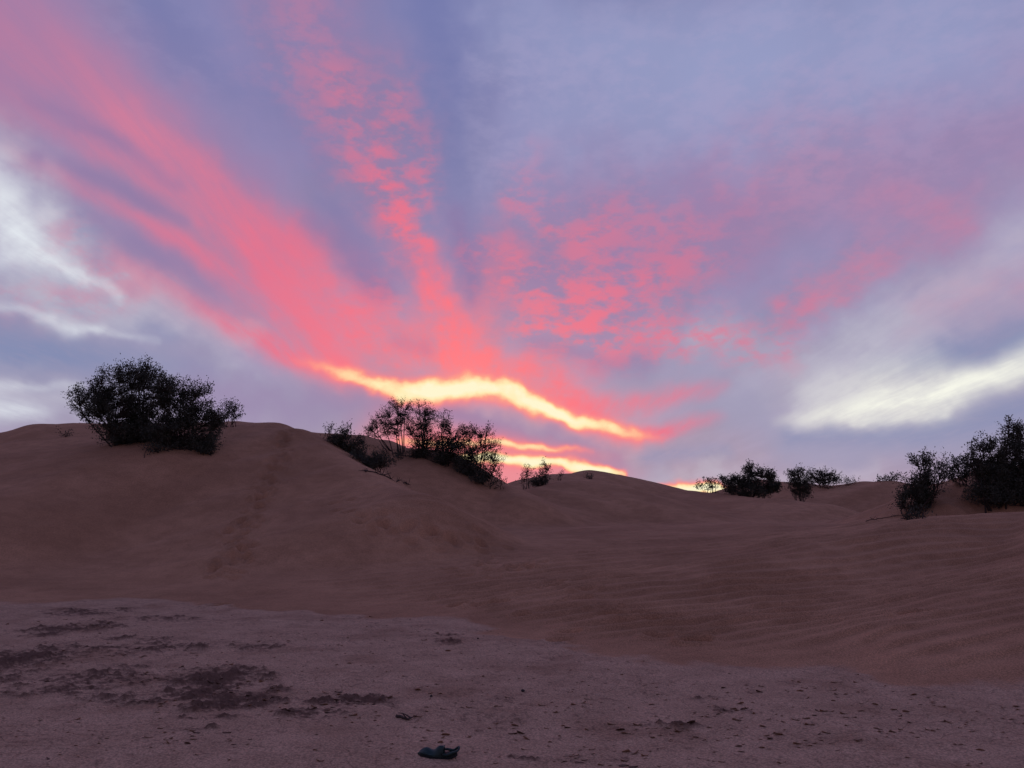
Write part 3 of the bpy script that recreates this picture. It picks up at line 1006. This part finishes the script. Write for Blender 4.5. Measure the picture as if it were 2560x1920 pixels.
bush('tamarisk_bush', 'upright bush on the right mound with light showing through its top', 'bush', (2276, 1282),
     [(2300, 1152, 22, 22, .65), (2325, 1160, 24, 24, .7), (2362, 1165, 26, 20, .5), (2330, 1190, 46, 22, .7), (2285, 1210, 36, 26, 1.1), (2282, 1245, 38, 36, 1.4), (2310, 1230, 34, 30, 1.2)], seed=26, stems=20, group=G2)
bush('tamarisk_bush', 'biggest dark bush at the right edge of the picture', 'bush', (2490, 1266),
     [(2525, 1080, 26, 24, .8), (2555, 1100, 40, 36, 1.), (2450, 1115, 34, 20, .7), (2500, 1130, 46, 34, 1.1), (2450, 1160, 40, 30, 1.2), (2500, 1190, 70, 46, 1.5), (2560, 1170, 60, 60, 1.4),
      (2480, 1235, 60, 34, 1.5), (2570, 1240, 70, 36, 1.4), (2640, 1130, 60, 70, 1.)], seed=27, stems=30, group=G2)
bush('low_shrub', 'small dark bush filling the gap between the two right mound bushes', 'shrub', (2408, 1212), [(2405, 1175, 26, 20, 1.1), (2390, 1190, 22, 14, .9)], seed=28, stems=6, group=G2)
bush('low_shrub', 'prostrate shrub trailing over the foot of the right mound', 'shrub', (2270, 1300), [(2270, 1296, 24, 5, .6), (2300, 1292, 24, 6, .6)], seed=29, stems=10, group=G2, twiggy=.3)

# dead branches lying on the sand
def dead_branch(label, path, seed, r=.02, side=10, jitter=.12):
    rg = np.random.default_rng(seed)
    P = [ground_hit(*q) for q in path]
    P = np.array([p for p in P if p is not None])
    dense = []
    for a, b in zip(P[:-1], P[1:]):
        for t in np.linspace(0, 1, 5)[:-1]:
            dense.append(a * (1 - t) + b * t)
    dense.append(P[-1])
    dense = np.array(dense)
    dense[:, :2] += rg.normal(0, jitter * .25, (len(dense), 2))
    for p in dense:
        p[2] = gz(p[0], p[1]) + r * .8
    T = Tubes(5)
    o0 = dense[0].copy()
    T.add(dense - o0, np.linspace(r, r * .35, len(dense)))
    for k in range(side):
        i = rg.integers(1, len(dense) - 1)
        s = dense[i] - o0
        v = rg.normal(0, 1, 3)
        v[2] = abs(v[2]) * .6
        v = v / np.linalg.norm(v) * rg.uniform(2, 9) * r * 1.6
        T.add([s, s + v * .5 + rg.normal(0, .01, 3), s + v], [r * .5, r * .35, r * .15])
    o = bpy.data.objects.new('dead_branch', fast_mesh('dead_branch', np.array(T.V), np.array(T.F), dead_mat))
    COL.objects.link(o)
    o.location = o0
    tag(o, label, 'branch', 'dead branches on the sand')
    return o


dead_branch('long dead branch trailing down the sand right of the left dune edge', [(905, 1176), (940, 1186), (975, 1197), (1010, 1209), (1022, 1214)], 3, .024, 40, .3)
dead_branch('dead branch lying on the slope under the central bushes', [(985, 1134), (1020, 1141), (1070, 1150), (1110, 1166)], 4, .024, 40, .3)
dead_branch('dark dead branch at the foot of the right mound', [(2165, 1303), (2195, 1299), (2230, 1292), (2262, 1290)], 5, .014, 22, .2)
dead_branch('short crooked dark twig on the clay above the sandal', [(991, 1794), (1003, 1795), (1015, 1801), (1023, 1802), (1026, 1797)], 6, .013, 3, .01)

# one dark stone on the flat
def stone(label, px, py, s, seed):
    rg = np.random.default_rng(seed)
    p = ground_hit(px, py)
    V, F = [], []
    for i in range(5):
        th = math.pi * (i + .5) / 5
        for j in range(8):
            a = 2 * math.pi * j / 8
            q = 1 + rg.uniform(-.2, .2)
            V.append((s * q * math.sin(th) * math.cos(a), s * q * math.sin(th) * math.sin(a), s * .75 * q * math.cos(th) + s * .5))
    for i in range(4):
        for j in range(8):
            F.append((i * 8 + j, (i + 1) * 8 + j, (i + 1) * 8 + (j + 1) % 8, i * 8 + (j + 1) % 8))
    F.append(tuple(range(8)))
    F.append(tuple(range(39, 31, -1)))
    o = mesh_obj('stone', V, F, stone_mat, loc=p)
    tag(o, label, 'stone', 'loose dark stones on the clay flat')


stone('small black stone on the pale clay near the sand edge', 1195, 1598, .013, 1)
stone('dark flat stone on the clay right of the middle', 1307, 1728, .017, 2)
stone('small dark stone on the clay left of the middle', 1078, 1744, .012, 3)

# ------------------------------------------------------------------ the sandal
sp = ground_hit(1097, 1893)
sandal = bpy.data.objects.new('sandal', None)
sandal.location = sp
sandal.rotation_euler = (R(6), R(-2), R(-4))
sandal.scale = (1., 1., .85)
COL.objects.link(sandal)
tag(sandal, 'dark teal discarded sandal lying on the clay at the bottom', 'sandal')


def foot_outline(t):
    # t 0..1 along the length, half widths
    return .030 + .018 * math.sin(math.pi * min(1, t * 1.15)) - .008 * math.sin(math.pi * 2 * t)


def slab(name, z0, th, grow, mat, parent, l0=-.135, l1=.125, curl=.02):
    N = 22
    V, F = [], []
    top, bot = [], []
    for i in range(N + 1):
        t = i / N
        x = l0 + (l1 - l0) * t
        ends = math.sqrt(max(0., 1 - abs(2 * t - 1) ** 6))
        hw = (foot_outline(1 - t) + grow) * max(ends, .12)
        z = z0 + curl * max(0, .35 - t) ** 2 * 6 + .008 * math.sin(t * 7)
        V += [(x, -hw, z), (x, hw, z + .004), (x, hw, z + th), (x, -hw, z + th)]
    for i in range(N):
        a, c_ = i * 4, (i + 1) * 4
        for k in range(4):
            F.append((a + k, a + (k + 1) % 4, c_ + (k + 1) % 4, c_ + k))
    F.append((3, 2, 1, 0))
    F.append((N * 4, N * 4 + 1, N * 4 + 2, N * 4 + 3))
    return mesh_obj(name, V, F, mat, parent)


slab('sole', 0.0, .022, .004, sole_mat, sandal)
slab('footbed', .0225, .008, 0., strap_mat, sandal, -.128, .118)
# closed, slightly crushed upper over the front two thirds
rgs = np.random.default_rng(5)
N, M = 16, 12
UV, UF = [], []
for layer in (0, 1):
    for j in range(M + 1):
        u = j / M
        x = -.132 + .165 * u
        hw = (foot_outline(1 - (x + .135) / .26) + .002) * max(.25, math.sqrt(max(0., 1 - (1 - min(1, u * 1.6)) ** 2)))
        hg = .020 + .052 * math.sin(min(1., u * 1.25) * math.pi / 2) - .022 * math.exp(-((u - .62) / .16) ** 2) + .010 * math.sin(9 * u)
        for i in range(N + 1):
            a = math.pi * i / N
            k = 1 + .16 * math.sin(3 * a + 6 * u) * math.sin(a) + rgs.uniform(-.03, .03)
            UV.append((x + .02 * math.sin(a) * (u - .5), -math.cos(a) * (hw - layer * .004), .012 + math.sin(a) ** .7 * (hg * k - layer * .004)))
uid = lambda l, j, i: l * (M + 1) * (N + 1) + j * (N + 1) + i
for j in range(M):
    for i in range(N):
        UF.append((uid(0, j, i), uid(0, j, i + 1), uid(0, j + 1, i + 1), uid(0, j + 1, i)))
        UF.append((uid(1, j, i), uid(1, j + 1, i), uid(1, j + 1, i + 1), uid(1, j, i + 1)))
for i in range(N):
    UF.append((uid(0, 0, i), uid(1, 0, i), uid(1, 0, i + 1), uid(0, 0, i + 1)))
    UF.append((uid(0, M, i), uid(0, M, i + 1), uid(1, M, i + 1), uid(1, M, i)))
mesh_obj('upper', UV, UF, strap_mat, sandal, smooth=True)
# heel strap: a loop round the right end
T = Tubes(8)
pts, rs = [], []
for i in range(25):
    a = math.pi * (-.18 + 1.36 * i / 24)
    pts.append((.070 + .068 * math.sin(a), -.040 * math.cos(a), .034 + .030 * max(0., math.sin(a)) ** 2 + .006 * math.sin(4 * a)))
    rs.append(.010 - .003 * math.sin(a) ** 2)
T.add(pts, rs)
heel = bpy.data.objects.new('heel_strap', fast_mesh('heel_strap', np.array(T.V), np.array(T.F), strap_mat))
COL.objects.link(heel)
heel.parent = sandal
for sx in (-1, 1):
    T = Tubes(8)
    T.add([(.030, sx * .047, .030), (.030, sx * .051, .034), (.030, sx * .054, .036)], [.007, .009, .006])
    rv = bpy.data.objects.new('rivet', fast_mesh('rivet', np.array(T.V), np.array(T.F), sole_mat))
    COL.objects.link(rv)
    rv.parent = sandal

# ------------------------------------------------------------------ curled mud flakes of the clay flat
def flake_mesh(name, seed, mat):
    rg = np.random.default_rng(seed)
    N, M = 5, 3
    th = .10
    curl = rg.uniform(.25, .55)
    V, F = [], []
    for layer in (0, 1):
        for j in range(M + 1):
            for i in range(N + 1):
                u, v = i / N * 2 - 1, j / M * 2 - 1
                w = math.sqrt(max(.05, 1 - .55 * abs(u) ** 3))
                x = u * (1 + .12 * math.sin(3 * v + seed))
                y = v * .55 * w + .12 * math.sin(2.5 * u + seed * 1.7)
                lift = curl * (.5 - .5 * v) ** 2 * (.75 + .5 * math.sin(1.7 * u + seed)) + .12 * curl * u * u
                V.append((x, y, lift + (0 if layer == 0 else th) - .06))
    def vid(l, j, i):
        return l * (M + 1) * (N + 1) + j * (N + 1) + i
    for j in range(M):
        for i in range(N):
            F.append((vid(1, j, i), vid(1, j, i + 1), vid(1, j + 1, i + 1), vid(1, j + 1, i)))
            F.append((vid(0, j, i), vid(0, j + 1, i), vid(0, j + 1, i + 1), vid(0, j, i + 1)))
    for i in range(N):
        F.append((vid(0, 0, i), vid(0, 0, i + 1), vid(1, 0, i + 1), vid(1, 0, i)))
        F.append((vid(0, M, i), vid(1, M, i), vid(1, M, i + 1), vid(0, M, i + 1)))
    for j in range(M):
        F.append((vid(0, j, 0), vid(1, j, 0), vid(1, j + 1, 0), vid(0, j + 1, 0)))
        F.append((vid(0, j, N), vid(0, j + 1, N), vid(1, j + 1, N), vid(1, j, N)))
    me = bpy.data.meshes.new(name)
    me.from_pydata(V, [], F)
    me.update()
    me.materials.append(mat)
    return me, np.array(V), np.array(F)


FL = [flake_mesh('mud_flake', s, flake_mat) for s in range(1, 9)]
FD = [flake_mesh('mud_flake', s, dark_flake_mat) for s in range(11, 17)]
spots = []
# clusters seen in the photograph
CL = [(1560, 1815, 60, 14, 9), (1820, 1790, 40, 14, 9), (1705, 1818, 50, 18, 18), (1500, 1895, 110, 16, 22), (1960, 1720, 130, 30, 16), (2080, 1840, 70, 18, 12),
      (2060, 1790, 60, 10, 5), (1900, 1860, 80, 20, 8), (1130, 1600, 60, 16, 14), (1080, 1840, 60, 12, 6), (1420, 1760, 120, 20, 14), (850, 1760, 90, 22, 34),
      (540, 1715, 110, 34, 44), (470, 1835, 40, 8, 8), (380, 1860, 40, 6, 5), (900, 1545, 80, 12, 12), (1900, 1790, 120, 24, 16), (2400, 1800, 120, 30, 14), (2250, 1760, 120, 20, 12),
      (1250, 1800, 120, 26, 20), (620, 1640, 160, 26, 14), (180, 1572, 90, 16, 16), (300, 1640, 120, 12, 10), (2200, 1830, 160, 30, 14)]
rg = np.random.default_rng(11)
for (px, py, sx, sy, cnt) in CL:
    for k in range(cnt):
        spots.append((px + rg.normal(0, sx), py + rg.normal(0, sy), rg.uniform(.012, .034)))
while len(spots) < 1500:
    px, py = rg.uniform(-150, 2710), 1925 - 400 * rg.random() ** .8
    spots.append((px, py, rg.uniform(.005, .017) * (1.4 if rg.random() < .10 else 1)))
inst = []
for (px, py, s) in spots:
    if py < 1500 or py > 1990:
        continue
    x, y, t = on_flat(px, py)
    if math.hypot(x, y) > edge_dist(x, y) - .1 or math.hypot(x, y) < 4.3:
        continue
    if math.hypot(x - sp[0], y - sp[1]) < .26:
        continue
    inst.append((s / y, x, y, s))
inst.sort(reverse=True)
BV, BF, off = [], [], 0
for k, (_, x, y, s) in enumerate(inst):
    z = gz(x, y)
    az_ = rg.normal(0, .5)
    i0 = int(np.clip(np.searchsorted(rad, math.hypot(x, y)) - 1, 0, len(rad) - 2))
    j0 = int(np.clip(np.searchsorted(a_f, math.atan2(x, y)) - 1, 0, NC - 2))
    dark = stain_w.reshape(X.shape)[i0, j0] > .35 or rg.random() < .12
    lib = FD if dark else FL
    me_, v_, f_ = lib[rg.integers(len(lib))]
    hz = s * rg.uniform(.7, 1.2)
    if k < 300:
        o = bpy.data.objects.new('mud_flake', me_)
        o.location = (x, y, z)
        o.rotation_euler = (rg.normal(0, .08), rg.normal(0, .08), az_)
        o.scale = (s, s, hz)
        COL.objects.link(o)
        o.parent = ground
    else:
        c_, s_ = math.cos(az_), math.sin(az_)
        vv = v_ * np.array([s, s, hz])
        vv = np.stack([vv[:, 0] * c_ - vv[:, 1] * s_ + x, vv[:, 0] * s_ + vv[:, 1] * c_ + y, vv[:, 2] + z], 1)
        BV.append(vv)
        BF.append(f_ + off)
        off += len(vv)
crumbs = bpy.data.objects.new('mud_crumbs', fast_mesh('mud_crumbs', np.vstack(BV), np.vstack(BF), flake_mat))
COL.objects.link(crumbs)
crumbs.parent = ground
crumbs['kind'] = 'stuff'
